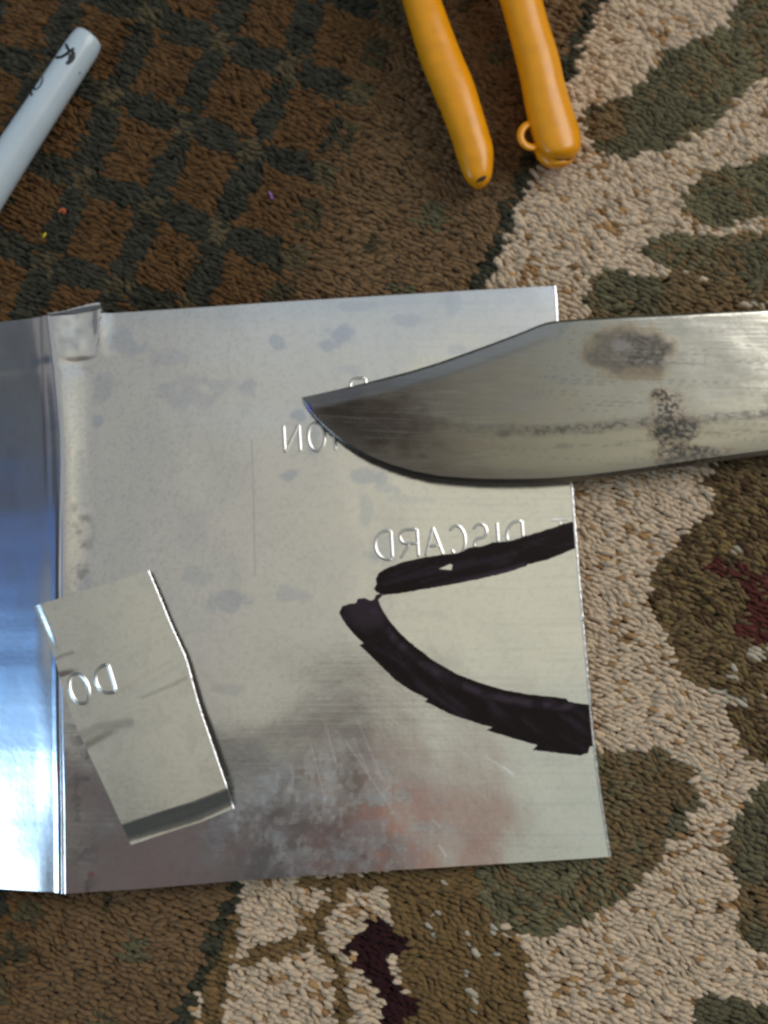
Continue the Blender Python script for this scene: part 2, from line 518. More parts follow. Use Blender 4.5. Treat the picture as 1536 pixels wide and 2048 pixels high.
MM = .0001216   # metres per photo pixel about the middle
def hump(px, py):
    bx = np.interp(py, BEND[:, 1], BEND[:, 0])
    d = (px - bx)*MM*1000
    A = .00075*sstep(1300, 1000, py) + .0001
    wid = 3.2 + 1.6*sstep(900, 620, py)
    return A*np.exp(-(np.maximum(d, 0)/wid)**2)

def warp(px, py):
    w = (fbm(px/330, py/330, 71, 3)-.5)*.0011 + (fbm(px/95, py/95, 77, 3)-.5)*.00012
    # shallow dents
    for x, y, r, a in ((1135,1240,45,-.00016), (740,1100,60,.00008), (620,860,55,.00010), (1125,1045,30,-.0001), (430,1190,60,-.00006), (700,690,50,.00006)):
        w = w + a*np.exp(-((px-x)**2+(py-y)**2)/(2*(r*.5)**2))
    # puckers at the torn corner
    w = w + .0006*np.exp(-(((px-200)/14)**2 + ((py-640)/50)**2)) - .0004*np.exp(-(((px-160)/40)**2 + ((py-728)/12)**2))
    return w

def plate_point(px, py, lift=0.0):
    p = Pf(px, py, z_plate)
    p[..., 2] += hump(px, py) + warp(px, py) + lift
    return p

def plate_paint(px, py):
    """stains, rubbed spots, scratches and a painted top-edge reflection of the sheet: tint and roughness"""
    n1 = fbm(px/26, py/26, 81); n2 = fbm(px/4, py/4, 83, 2); n3 = fbm(px/110, py/110, 85)
    t = np.ones(px.shape + (3,)) * np.array([.87, .845, .80])
    r = .185 + .05*(n3-.5)
    blue = np.array([.56, .60, .68]); dark = np.array([.42, .42, .44])
    def put(m, c, dr=0):
        nonlocal t, r
        m = np.clip(m, 0, 1)
        t = t*(1-m[..., None]) + np.asarray(c)*m[..., None]
        r = r + dr*m
    for x, y, a, b, k in ((680,670,36,26,.75),(655,690,20,14,.6),(553,683,22,16,.65),(815,640,40,18,.5),(905,612,26,26,.5),(720,612,60,12,.4),
                          (580,950,30,20,.7),(598,832,18,16,.75),(628,880,16,30,.55),(735,952,40,20,.6),(770,975,30,12,.4),(700,740,30,16,.35),
                          (905,700,22,12,.45),(250,685,50,28,.5),(340,720,40,20,.35),(370,790,70,36,.40),(440,770,40,20,.35),(505,775,18,22,.45),
                          (205,770,22,34,.45),(195,840,12,12,.6),(265,900,10,14,.5),(730,1010,14,60,.35),(770,1100,40,40,.4),(735,1110,30,12,.4),
                          (455,1200,60,26,.5),(580,1190,40,18,.4),(400,1150,50,26,.35),(170,1160,16,40,.4),(160,960,14,60,.4),(820,1000,60,14,.25),(1030,1080,60,14,.35),(460,1380,40,14,.3)):
        d = np.hypot((px-x)/a, (py-y)/b) + (n1-.5)*1.5
        put(sstep(1.05, .55, d)*k, blue, .05)
    # bluish reflection painted in along the top edge, and dirt next to the fold
    put(sstep(60, 0, py-(636-.054*px))*.45*(n1*.6+.5), (.60, .68, .80), .02)
    bx = np.interp(py, BEND[:, 1], BEND[:, 0])
    put(sstep(.52, .70, n1)*np.exp(-((px-bx-34)/22)**2)*sstep(880, 930, py)*.7, dark*.6, .05)
    # fine speckle, denser to the upper left
    den = .35 + .65*sstep(900, 250, px)*sstep(1500, 1100, py)
    put(sstep(.52, .80, n2)*.26*den, (.40, .40, .42), .03)
    put(sstep(.55, .75, fbm(px/9, py/9, 87))*.20, (.60, .60, .62), .02)
    # worn, smeared area at the lower middle
    ar = sstep(1.1, .4, np.hypot((px-640)/330, (py-1640)/190))
    put(ar*sstep(.46, .66, fbm(px/60, py/28, 89))*.55, (.58, .60, .64), .13)
    put(ar*sstep(.50, .62, fbm(px/48, py/44, 181))*.38, (.70, .76, .86), .18)
    put(ar*sstep(.52, .72, fbm(px/9, py/9, 183))*.35, (.85, .87, .9), .15)
    put(ar*sstep(.60, .78, fbm(px/14, py/40, 91))*.4, (.80, .80, .82), .16)
    # thin dark line and brushed streaks
    put((seg_dist(px, py, [(503,880),(507,1000),(510,1150)]) < 2.0)*.28, (.4, .4, .45))
    put(sstep(.55, .8, fbm(px/160, py/4.5, 93, 3))*.30*sstep(600, 900, px), (.66, .66, .64))
    # scratches
    for a, b, w, k in (((690,1480),(788,1625),1.2,.35),((715,1440),(765,1560),1.1,.28),((706,1475),(742,1560),1.1,.28),((970,1512),(1036,1556),1.8,.9),((918,1500),(950,1524),1.5,.4),
                       ((1008,1533),(1026,1548),2.6,1.),((878,1690),(892,1712),2.0,.8),((620,1480),(650,1600),1.2,.35),((652,1452),(676,1540),1.2,.35),((193,648),(191,700),3.0,1.),((199,640),(197,672),3.0,1.),
                       ((640,1250),(672,1248),5.,.35),((866,1640),(880,1655),1.5,.5),((445,1325),(452,1318),2,.5),((520,1120),(524,1130),2,.5),((1150,1640),(1195,1690),1.,.25),((560,1700),(600,1740),1.2,.3)):
        m = sstep(w*1.6, w*.4, seg_dist(px, py, [a, b]))*k
        put(m, (.97, .97, .98), .22)
    put(sstep(1, .5, np.hypot((px-182)/9, (py-1752)/9) + (n1-.5))*.6, (.55, .12, .10), .1)
    return t, np.clip(r, .1, .6)

def build_plate():
    z0 = float(z_plate(0., 0.))
    rt = root("metal_sheet", (0, 0, z0), "large bent aluminium sheet on the carpet with black marker outlines", "metal sheet")
    ns, nt = 430, 460
    g = coons(BEND, RIGHT, TOP, BOT, ns, nt)
    px, py = g[..., 0], g[..., 1]
    # ragged cut along the right side, faint waviness on the others
    e = np.linspace(0, 1, ns)[None, :]
    px = px + (e > .995)*(vnoise(py/5, py*0, 95)-.5)*3.0
    top = plate_point(px, py)
    tint, rough = plate_paint(px, py)
    o = mesh_obj("sheet", top, grid_faces(nt, ns)[:, ::-1], M_PLATE, rt, tint=tint, rough=rough)
    # underside and cut edges close the sheet
    th = .0005
    loop = np.concatenate([top[0], top[1:, -1], top[-1, -2::-1], top[-2:0:-1, 0]])
    n = len(loop)
    low = loop.copy(); low[:, 2] -= th
    f = [(i, (i+1) % n, n+(i+1) % n, n+i) for i in range(n)]
    mesh_obj("cut_edge", np.concatenate([loop, low]), f, M_BRIGHT, rt, smooth_=False)
    und = top[::9, ::9].copy()
    und[-1] = top[-1, ::9]; und[:, -1] = top[::9, -1][:len(und)]; und[-1, -1] = top[-1, -1]
    und[..., 2] -= th + .0001
    mesh_obj("underside", und, grid_faces(*und.shape[:2]), M_STEEL, rt)
    # burr raised by the snips along the right edge
    k = 300
    E = interp_poly(RIGHT, k)
    prof = [(-5.5, 0.0), (-3.2, .00010), (-.5, .00005), (2.2, -.00030), (2.0, -.0006)]
    rows = []
    for j, (dx, dz) in enumerate(prof):
        jag = (vnoise(E[:, 1]/3.3, E[:, 1]*0, 97+j)-.5)*(2.6 if j else 0)
        q = plate_point(E[:, 0] + dx*.9 + jag, E[:, 1] + (0 if j else 0))
        q[:, 2] += dz + .00004 + (rng.normal(0, .00003, k) if j in (1, 2) else 0)
        rows.append(q)
    mesh_obj("burr", np.stack(rows, 1), grid_faces(k, len(prof)), M_BRIGHT, rt, smooth_=False)
    # fold and the flange bent down to the left
    kt = 300
    B = interp_poly(BEND, kt)
    ridge = plate_point(B[:, 0], B[:, 1])
    tt = np.linspace(0, 1, kt)
    # profile: distance left of the ridge (mm), drop (mm)
    soft = sstep(.45, .25, tt)              # the upper part of the fold is rounder
    ds = np.concatenate([np.linspace(0, 3.2, 26), np.linspace(3.4, 30, 70)])
    verts = np.empty((kt, len(ds), 3))
    down = np.array([-math.cos(R(3)), -math.sin(R(3))*0.6])
    hard = np.interp(ds, [0, .25, .5, .7, .95, 1.2, 1.5, 2.2, 3.2, 30], [0, -.02, .10, .14, .02, .10, .35, .95, 1.30, 1.30+26.8*.245])
    softp = np.interp(ds, [0, .6, 1.2, 2.0, 2.8, 3.6, 5, 30], [0, .03, .16, .50, .95, 1.35, 1.80, 1.80+25*.25])
    kern = np.array([1, 2, 1])/4
    for j in range(2):
        softp = np.r_[softp[0], np.convolve(softp, kern, 'valid'), softp[-1]]
    for i in range(kt):
        dr = hard*(1-soft[i]) + softp*soft[i]
        verts[i, :, 0] = ridge[i, 0] - ds*.001
        verts[i, :, 1] = ridge[i, 1] - ds*.001*.02
        verts[i, :, 2] = ridge[i, 2] - dr*.001
    fx, fy = to_px(verts[..., 0], verts[..., 1], verts[..., 2])
    far = sstep(2.5, 8, ds)[None, :]
    verts[..., 2] += far*((fbm(fx/190, fy/260, 101, 2)-.5)*.0006 + (fbm(fx/30, fy/40, 103, 2)-.5)*.000012)
    n1 = fbm(fx/40, fy/90, 105)
    tint = np.ones(fx.shape + (3,))*np.array([.82, .84, .88])
    m = sstep(.5, .75, n1)*.3
    tint = tint*(1-m[..., None]) + np.array([.5, .5, .52])*m[..., None]
    m = sstep(5, 1, np.abs(fx - (82 + (fy-640)*.03)))*sstep(1050, 900, fy)*.5
    tint = tint*(1-m[..., None]) + np.array([.35, .22, .20])*m[..., None]
    rough = .15 + .06*n1
    mesh_obj("flange", verts, grid_faces(kt, len(ds)), M_FLANGE, rt, tint=tint, rough=rough)
    # torn lip curled up at the upper left corner
    top_e = interp_poly([(100,634),(150,629),(180,626),(206,622)], 40)
    rows = []
    for j, (lift, up) in enumerate(((0, 0), (.0005, 4), (.0012, 8), (.0016, 13), (.0014, 17))):
        f = np.linspace(0, 1, 40)
        amp = (.35 + .65*sstep(.1, .9, f))
        jag = (vnoise(f*22, f*0, 111)-.5)*3*(j >= 3)
        q = Pf(top_e[:, 0]-.1*up, top_e[:, 1] - up*amp*.75 + jag, z_plate)
        q[:, 2] += lift*amp + .0007*(1-f) + .0001
        rows.append(q)
    mesh_obj("torn_lip", np.stack(rows, 0), grid_faces(5, 40), M_BRIGHT, rt)
    # crumpled flap folded back over the corner
    fl, fr = np.array([(106,636),(110,662),(117,700),(121,726)], float), np.array([(207,621),(200,652),(196,690),(190,722)], float)
    ft, fb = np.array([(106,636),(150,630),(207,621)], float), np.array([(121,726),(150,731),(190,722)], float)
    g = coons(fl, fr, ft, fb, 60, 60)
    jx = (vnoise(g[..., 1]/4, g[..., 1]*0, 171)-.5)*5*np.linspace(0, 1, 60)[None, :]**6
    q = plate_point(g[..., 0] + jx, g[..., 1])
    ss = np.linspace(0, 1, 60)[None, :]; t2 = np.linspace(0, 1, 60)[:, None]
    q[..., 2] += .00018 - .00020*sstep(.80, 1.0, t2) + .0003*sstep(.25, 0, t2)*ss + .00018*sstep(.85, 1, ss)*sstep(.9, .4, t2) + (fbm(g[..., 0]/40, g[..., 1]/50, 173, 2)-.5)*.0005
    tn = np.ones(q.shape)*np.array([.88, .87, .84]); mm = (sstep(.45, .7, fbm(g[..., 0]/16, g[..., 1]/16, 175))*.35)[..., None]
    mesh_obj("torn_flap", q, grid_faces(60, 60)[:, ::-1], M_PLATE, rt, tint=tn*(1-mm) + np.array([.5, .53, .58])*mm, rough=.24 + 0*q[..., 0])
    return rt
plate = build_plate()

# marker outlines drawn on the sheet
INKED = []
def ink(name, outline, hole, shade):
    INKED.append(outline)
    pts = [tuple(p) for p in outline]
    d = []
    for a, b in zip(pts, pts[1:]+pts[:1]):
        k = max(1, int(math.hypot(b[0]-a[0], b[1]-a[1])/6))
        for i in range(k):
            t = i/k
            d.append((a[0]+(b[0]-a[0])*t + random.uniform(-.5, .5), a[1]+(b[1]-a[1])*t + random.uniform(-.6, .6)))
    out = np.array(d)
    gx, gy = np.meshgrid(np.arange(out[:, 0].min(), out[:, 0].max(), 5.), np.arange(out[:, 1].min(), out[:, 1].max(), 5.))
    m = inside(gx.ravel(), gy.ravel(), out) & (seg_dist(gx.ravel(), gy.ravel(), list(map(tuple, out))+[tuple(out[0])]) > 2.5)
    gp = np.stack([gx.ravel()[m], gy.ravel()[m]], -1)
    if hole:
        hp = np.array(hole, float)
        gp = gp[~inside(gp[:, 0], gp[:, 1], hp)]
    allp = np.concatenate([out, gp] + ([hp] if hole else []))
    n = len(out)
    edges = [(i, (i+1) % n) for i in range(n)]
    if hole:
        h0 = n + len(gp); hn = len(hp)
        edges += [(h0+i, h0+(i+1) % hn) for i in range(hn)]
    v2, _, fc, *_ = delaunay_2d_cdt([Vector(p) for p in allp], edges, [], 0, 1e-4)
    v2 = np.array([(v.x, v.y) for v in v2])
    keep = []
    for f in fc:
        c = v2[list(f)].mean(0)
        if inside(c[0:1], c[1:2], out)[0] and not (hole and inside(c[0:1], c[1:2], hp)[0]):
            keep.append(tuple(f)[::-1])
    v = plate_point(v2[:, 0], v2[:, 1], .00005)
    tint = shade(v2[:, 0], v2[:, 1])
    o = mesh_obj(name, v, keep, M_INK, plate, tint=tint)
    if o.data.polygons[0].normal.z < 0:
        o.data.flip_normals()
    return o

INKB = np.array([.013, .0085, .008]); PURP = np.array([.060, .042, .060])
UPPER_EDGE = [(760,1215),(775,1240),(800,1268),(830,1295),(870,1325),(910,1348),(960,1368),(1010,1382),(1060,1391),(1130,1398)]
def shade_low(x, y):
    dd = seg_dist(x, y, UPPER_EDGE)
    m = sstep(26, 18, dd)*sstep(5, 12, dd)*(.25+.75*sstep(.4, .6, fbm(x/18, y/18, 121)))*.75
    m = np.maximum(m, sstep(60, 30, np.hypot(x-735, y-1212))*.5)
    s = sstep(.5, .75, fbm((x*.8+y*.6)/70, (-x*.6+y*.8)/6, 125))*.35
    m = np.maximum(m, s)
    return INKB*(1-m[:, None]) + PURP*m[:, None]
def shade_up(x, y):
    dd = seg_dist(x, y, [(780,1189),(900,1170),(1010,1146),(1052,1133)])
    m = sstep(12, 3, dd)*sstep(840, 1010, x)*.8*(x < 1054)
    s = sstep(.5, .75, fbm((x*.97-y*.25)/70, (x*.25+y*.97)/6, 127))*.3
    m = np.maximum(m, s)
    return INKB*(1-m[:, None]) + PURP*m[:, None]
ink("ink_stroke", [(1146,1043),(1120,1050),(1085,1062),(1050,1072),(1020,1082),(985,1085),(965,1092),(940,1095),(915,1106),(880,1110),(840,1116),(805,1124),(775,1135),(757,1147),(751,1158),(753,1168),(748,1177),(753,1185),(768,1190),(800,1187),(840,1180),(900,1170),(960,1158),(1010,1146),(1052,1133),(1056,1129),(1090,1121),(1120,1110),(1151,1097)],
    [(878,1138),(900,1128),(905,1130),(903,1140)], shade_up)
ink("ink_stroke", [(678,1225),(685,1212),(700,1207),(712,1206),(716,1198),(730,1196),(740,1201),(748,1199),(752,1190),(760,1187),(766,1190),(757,1200),(764,1218),(778,1240),(800,1266),(830,1293),(870,1323),(910,1346),(960,1366),(1010,1380),(1060,1389),(1110,1394),(1132,1397),(1137,1403),(1182,1410),(1186,1440),(1181,1447),(1187,1455),(1189,1490),(1179,1494),(1175,1506),(1160,1511),(1110,1505),(1065,1500),(1075,1490),(1030,1478),(972,1460),(985,1455),(950,1445),(905,1430),(880,1418),(850,1403),(856,1398),(820,1380),(790,1360),(760,1330),(735,1305),(718,1290),(727,1287),(700,1260),(683,1235)],
    None, shade_low)

# ------------------------------------------------------------------ embossed lettering (seen from the back, so mirrored)
def arc(cx, cy, rx, ry, a0, a1, n=14):
    return [(cx+rx*math.cos(R(a)), cy+ry*math.sin(R(a))) for a in np.linspace(a0, a1, n)]
GLYPH = {
 'D': [[(0,0),(0,1)], [(0,1)] + arc(.25,.5,.75,.5,90,-90,18) + [(0,0)]],
 'O': [arc(.5,.5,.5,.5,90,450,28)],
 'I': [[(.5,0),(.5,1)]],
 'S': [[(.95,.82)] + arc(.5,.75,.42,.25,40,250,14) + arc(.5,.26,.46,.26,80,-150,16)],
 'C': [arc(.55,.5,.55,.5,40,320,22)],
 'A': [[(0,0),(.5,1),(1,0)], [(.2,.36),(.8,.36)]],
 'R': [[(0,0),(0,1)], [(0,1)] + arc(.55,.75,.42,.25,90,-90,12) + [(0,.5)], [(.45,.5),(1,0)]],
 'N': [[(0,0),(0,1)], [(0,1),(1,0)], [(1,0),(1,1)]],
 'T': [[(.5,0),(.5,1)], [(0,1),(1,1)]],
}
def letter(ch, x, y, w, h, ang, pt, parent, wid=9.5, hgt=.00016):
    """one embossed letter: x, y is its lower left on the sheet (photo pixels), ang its slope"""
    V, Fc = [], []
    ca, sa = math.cos(R(ang)), math.sin(R(ang))
    prof_x = np.array([-1, -.7, -.45, -.2, 0, .2, .45, .7, 1])
    prof_z = np.array([-.06, .08, .42, .86, 1, .86, .42, .08, -.06])
    for line in GLYPH[ch]:
        q = []
        for gx, gy in line:
            lx, ly = (1-gx)*w, -gy*h
            q.append((x + lx*ca + ly*sa*-1, y + lx*sa + ly*ca))
        q = np.array(q)
        L = np.hypot(*np.diff(q, axis=0).T).sum()
        k = max(8, int(L/2.2))
        q = interp_poly(q, k)
        closed = np.hypot(*(q[0]-q[-1])) < 1
        tg = np.gradient(q, axis=0)
        for _ in range(2):
            tg[1:-1] = (tg[:-2] + tg[1:-1]*2 + tg[2:])/4
        tg /= np.hypot(tg[:, 0], tg[:, 1])[:, None]
        nr = np.stack([-tg[:, 1], tg[:, 0]], -1)
        e = np.ones(k)
        if not closed:
            for i, a in enumerate((.15, .7)):
                e[i] = min(e[i], a); e[-1-i] = min(e[-1-i], a)
        e = e*np.where(np.any([inside(q[:, 0], q[:, 1], np.array(k_)) for k_ in INKED], axis=0), -.3, 1) if pt is plate_point else e
        gx = q[:, None, 0] + nr[:, None, 0]*prof_x*wid/2
        gy = q[:, None, 1] + nr[:, None, 1]*prof_x*wid/2
        p = pt(gx, gy)
        p[..., 2] += prof_z[None]*hgt*e[:, None] - .00001
        Fc.append(grid_faces(k, len(prof_x), off=sum(len(a) for a in V)))
        V.append(p.reshape(-1, 3))
    o = mesh_obj("embossed_letter", np.concatenate(V), np.concatenate(Fc), M_LETTER, parent)
    me = o.data
    nz = np.mean([p.normal.z for p in me.polygons])
    if nz < 0: me.flip_normals()
    return o

for ch, x, y, w in (('D',752,1120,33),('R',801,1117,36),('A',851,1113,36),('C',902,1109,30),('S',948,1106,30),('I',981,1103,32),('D',1015,1101,32),('T',1104,1098,38)):
    letter(ch, x, y, w, 57, -3.4, plate_point, plate, hgt=.00006 if ch == 'T' else .00016)
for ch, x, y, w in (('N',570,906,31),('O',618,903,33),('I',655,902,32)):
    letter(ch, x, y, w, 56, -3.4, plate_point, plate)
letter('R', 702, 814, 32, 56, -3.4, plate_point, plate)

# ------------------------------------------------------------------ the cut-off scrap
def build_scrap():
    left = smooth([(68,1212),(85,1252),(100,1290),(112,1325),(125,1375),(140,1425),(162,1475),(205,1565),(262,1690)], 1)
    right = smooth([(297,1141),(320,1195),(340,1245),(358,1285),(373,1318),(384,1360),(398,1412),(425,1490),(468,1617)], 1)
    top = np.array([(68,1212),(180,1178),(297,1141)], float)
    bot = np.array([(262,1690),(330,1667),(400,1645),(468,1617)], float)
    ns, nt = 120, 260
    g = coons(left, right, top, bot, ns, nt)
    px, py = g[..., 0], g[..., 1]
    s = np.linspace(0, 1, ns)[None, :]; t = np.linspace(0, 1, nt)[:, None]
    def zf_(x, y):
        return np.maximum(z_plate(x, y), 0) + .0016
    def lift(s, t):
        z = .0011*(1-s)**2 + .0030*t + .0004*sstep(.3, 0, t)
        z = z - .00010*np.exp(-((t - .42 + .10*(s-.5))/.02)**2)*sstep(.2, .5, s) - .00022*np.exp(-((t-.55+.1*(s-.5))/.03)**2)*sstep(.5, .1, s)
        z = z - .0003*np.exp(-((t-.30)/.02)**2)*sstep(.22, 0, s) - .0006*sstep(.07, 0, s)*sstep(.28, .1, t)
        tb = .915
        k = np.clip((t-tb)/(1-tb), 0, 1)
        z = z - .0030*t*0 - .0019*np.interp(k, [0, .1, .25, .5, .66, .8, .9, 1], [0, .08, .34, .80, .98, 1.03, 1.03, 1.00])
        z = z + .0005*np.sin(np.clip(s, 0, 1)*math.pi)*(1-k)
        return z
    zz = lift(s, t)
    top_p = Pf(px, py, zf_)
    top_p = P(px, py, top_p[..., 2] + zz)
    n1 = fbm(px/30, py/30, 131); n2 = fbm(px/6, py/6, 133, 3)
    tint = np.ones(px.shape + (3,))*np.array([.86, .84, .75])
    m = sstep(.5, .75, n2)*.16 + sstep(.5, .7, n1)*.12
    tint = tint*(1-m[..., None]) + np.array([.5, .49, .45])*m[..., None]
    for line, w, k in (([(285,1395),(320,1380),(352,1367),(372,1356)], 4, .35), ([(110,1318),(128,1310),(145,1305)], 4, .5), ([(165,1470),(200,1452),(260,1445)], 9, .4)):
        mm = sstep(w*1.5, w*.3, seg_dist(px, py, line))*k
        tint = tint*(1-mm[..., None]) + np.array([.30, .30, .30])*mm[..., None]
    rough = .24 + .05*(n1-.5)
    base = top_p.reshape(-1, 3).mean(0)
    rt = root("metal_scrap", (float(base[0]), float(base[1]), float(z_plate(base[0], base[1]))),
              "small curved offcut of aluminium lying across the sheet's fold, stamped with two mirrored letters", "metal scrap")
    mesh_obj("sheet", top_p, grid_faces(nt, ns)[:, ::-1], M_SCRAP, rt, tint=tint, rough=rough)
    th = .0005
    low = top_p.copy(); low[..., 2] -= th
    loop = np.concatenate([top_p[0], top_p[1:, -1], top_p[-1, -2::-1], top_p[-2:0:-1, 0]])
    lowl = loop.copy(); lowl[:, 2] -= th
    n = len(loop)
    f = [(i, (i+1) % n, n+(i+1) % n, n+i) for i in range(n)]
    mesh_obj("cut_edge", np.concatenate([loop, lowl]), f, M_BRIGHT, rt, smooth_=False)
    mesh_obj("underside", low, grid_faces(nt, ns), M_STEEL, rt)
    # bright burr along the right side
    k = nt
    cols = []
    for dx, dz in ((-2.8, .00001), (-1.6, .00005), (-.2, .00003), (1.2, -.00025)):
        q = top_p[:, -1].copy()
        q[:, 0] += dx*MM + (rng.normal(0, .00004, k)); q[:, 2] += dz
        cols.append(q)
    mesh_obj("burr", np.stack(cols, 1), grid_faces(k, 4), M_BRIGHT, rt, smooth_=False)
    flat = np.stack([px.ravel(), py.ravel()], -1)
    zfl = top_p[..., 2].ravel()
    def pt(gx, gy):
        z = np.empty(gx.shape)
        for idx in np.ndindex(gx.shape[0]):
            d = (flat[:, 0][None]-gx[idx][:, None])**2 + (flat[:, 1][None]-gy[idx][:, None])**2
            j = np.argpartition(d, 6, axis=1)[:, :6]
            w = 1/(np.take_along_axis(d, j, 1) + .05)
            z[idx] = (zfl[j]*w).sum(1)/w.sum(1)
        return P(gx, gy, z)
    letter('D', 181+18+2, 1392, 33, 57, -17, pt, rt, hgt=.00026)
    letter('O', 132+18, 1412, 37, 62, -17, pt, rt, hgt=.00026)
build_scrap()

# ------------------------------------------------------------------ bowie knife
def build_knife():
    up = smooth([(602,795),(650,785),(730,766),(850,735),(960,696),(1040,666),(1085,647),(1112,641),(1200,635),(1300,630),(1536,618),(2150,588)], 1)
    lo = smooth([(602,795),(612,812),(630,836),(655,862),(700,897),(760,930),(850,957),(950,967),(1050,968),(1150,963),(1250,950),(1350,936),(1450,921),(1536,910),(2150,838)], 1)
    X = np.unique(np.concatenate([602 + 40*np.linspace(0, 1, 24)**2, np.linspace(642, 1560, 360), np.linspace(1560, 2150, 30)]))
    yu = np.interp(X, up[:, 0], up[:, 1]); yl = np.interp(X, lo[:, 0], lo[:, 1])
    nv = 90
    v = np.linspace(0, 1, nv)
    v = np.concatenate([v[:-1]**1.0*.93, np.linspace(.93, 1, 14)])
    px = np.repeat(X[:, None], len(v), 1)
    py = yu[:, None] + (yl-yu)[:, None]*v[None]
    dU = py - yu[:, None]; dL = yl[:, None] - py              # pixels from either edge
    # half thickness in metres
    yg = np.interp(X, [602, 760, 860, 950, 1050, 1200, 1300, 1536, 2150], [795, 815, 845, 857, 859, 852, 842, 825, 780])[:, None]
    T = .0019*sstep(602, 900, px)**.6 + .0002
    half = np.ones_like(px)*T
    g = np.clip((py - yg)/np.maximum(yl[:, None]-yg, 1), 0, 1)
    half = half*(1 - .50*g**1.25)
    # clip point: false edge ground along the upper side
    sw = np.interp(X, [602, 700, 850, 1000, 1112, 1150, 2200], [12, 22, 32, 36, 40, 0.1, 0.1])[:, None]
    k = np.clip(dU/sw, 0, 1)
    amt = np.interp(X, [602, 640, 800, 1080, 1150], [.3, .40, .36, .30, 0.0])[:, None]
    half = half*(1 - amt*(1-k**1.3))
    # cutting edge bevel
    eb = np.interp(X, [602, 640, 760, 950, 1150, 2150], [4, 6, 7, 8, 9, 9])[:, None]
    k2 = np.clip(dL/eb, 0, 1)
    half = half*(.12 + .88*k2)
    # spine is slightly rounded
    half = half*(1 - .12*np.exp(-(dU/3.0)**2))
    half = half + (fbm(px/90, py/60, 141, 3)-.5)*.00016*sstep(0, 12, dL)
    mid = np.interp(X, [602, 1112, 1400, 2150], [.0064, .0062, .0060, .0056])[:, None]
    zt = mid + half; zb = mid - half*1.0
    topp = P(px, py, zt); base_xy = P(px, py, mid + 0*px)
    topp[..., :2] = topp[..., :2]
    # paint: stains, rust and scratches of the steel, plus dark reflections
    n1 = fbm(px/24, py/24, 151); n2 = fbm(px/40, py/3.0, 153, 3); n3 = fbm(px/7, py/4, 155, 3); n4 = fbm(px/160, py/90, 157)
    tint = np.ones(px.shape+(3,))*np.array([.49, .47, .40])
    rough = .205 + .06*(n4-.5)
    def put(m, c, dr=0):
        nonlocal tint, rough
        m = np.clip(m, 0, 1)
        tint = tint*(1-m[..., None]) + np.asarray(c)*m[..., None]
        rough = rough + dr*m
    put(sstep(1440, 720, px)*.88 + (n4-.5)*.2, (.135, .114, .094), .03)  # reflection of the dark room painted in, deeper towards the tip
    put(sstep(.48, .76, n2)*.34, (.36, .34, .31))
    # dark tip: a stain, with the dark reflection painted in as well
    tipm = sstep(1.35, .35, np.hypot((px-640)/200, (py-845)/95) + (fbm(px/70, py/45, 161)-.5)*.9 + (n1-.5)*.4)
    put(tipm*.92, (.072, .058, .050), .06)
    put(sstep(1.3, .3, np.hypot((px-770)/70, (py-825)/34) + (n1-.5)*1.2)*.5, (.10, .075, .06), .08)
    put(sstep(1.1, .4, np.hypot((px-800)/120, (py-850)/22) + (n1-.5)*1.3)*.5, (.13, .11, .10), .05)
    # round rust stain with brown halo
    e = np.hypot((px-1258)/100, (py-705)/58) + (n1-.5)*.55
    put(sstep(1.2, .82, e)*.6, (.27, .20, .12), .08)
    put(sstep(1.02, .72, e)*.8, (.125, .115, .10), .08)
    put(sstep(.92, .55, e)*(.30+.75*sstep(1200, 1310, px))*(.45+.8*sstep(.40, .60, n3)), (.075, .07, .066), .15)
    put(sstep(1, .4, np.hypot((px-1240)/30, (py-690)/16)+(n1-.5))*.25, (.36, .36, .37))
    put(sstep(1.1, .6, np.hypot((px-1275)/45, (py-748)/14)+(n1-.5))*.5, (.25, .2, .14))
    # black rust patches with orange rims
    for x, y, a, b in ((1335,830,40,52),(1350,868,52,36),(1375,905,75,20),(1345,925,40,14),(1320,790,22,12)):
        e = np.hypot((px-x)/a, (py-y)/b) + (n3-.5)*.9 + (n1-.5)*.8
        put(sstep(1.3, .9, e)*.22, (.42, .28, .16))
        put(sstep(1.05, .80, e)*.9*(.4+.8*sstep(.38, .54, n3)), (.06, .06, .056), .2)
    put(sstep(1.1, .5, np.hypot((px-1552)/30, (py-805)/30)+(n1-.5))*.6, (.07, .07, .06), .2)
    # dark line of the grind
    dg = np.abs(py - yg - 2 + (n1-.5)*10)
    put(sstep(17, 3, dg)*(.45 + .6*sstep(.42, .62, n3))*sstep(780, 900, px)*.85*(.5 + .5*sstep(1000, 1100, px)), (.11, .10, .09), .12)
    put(sstep(9, 2, np.abs(py-yg-30-(n2-.5)*30))*sstep(.52, .7, n2)*.5, (.2, .18, .16))
    # dark spots, and a dark reflection painted along the cutting edge
    for x, y, r in ((1008,867,9),(846,912,6),(728,800,8)):
        put(sstep(1.3, .3, np.hypot((px-x)/r/1.8, (py-y)/r)+(n3-.5)*.8)*.6, (.12, .10, .085), .1)
    put(sstep(46, 6, dL)*.55, (.17, .15, .14), .05)
    put(sstep(.62, .8, fbm((px+py*4)/190, (py-px*.05)/2.2, 159, 3))*.55, (.22, .205, .19))
    put(sstep(34, 22, dU)*sstep(1150, 1080, px)*.35, (.40, .43, .48))
    put(sstep(7, 3, np.hypot((px-618), (py-818)/2.2))*.8, (.10, .10, .35))
    rt = root("hunting_knife", (float(topp[100, 40, 0]), float(topp[100, 40, 1]), .004),
              "broad stained steel knife blade with a clip point lying across the sheet", "knife")
    nX, nV = px.shape
    low = base_xy.copy(); low[..., 2] = zb; low[..., :2] = topp[..., :2]
    verts = np.concatenate([topp.reshape(-1, 3), low.reshape(-1, 3)])
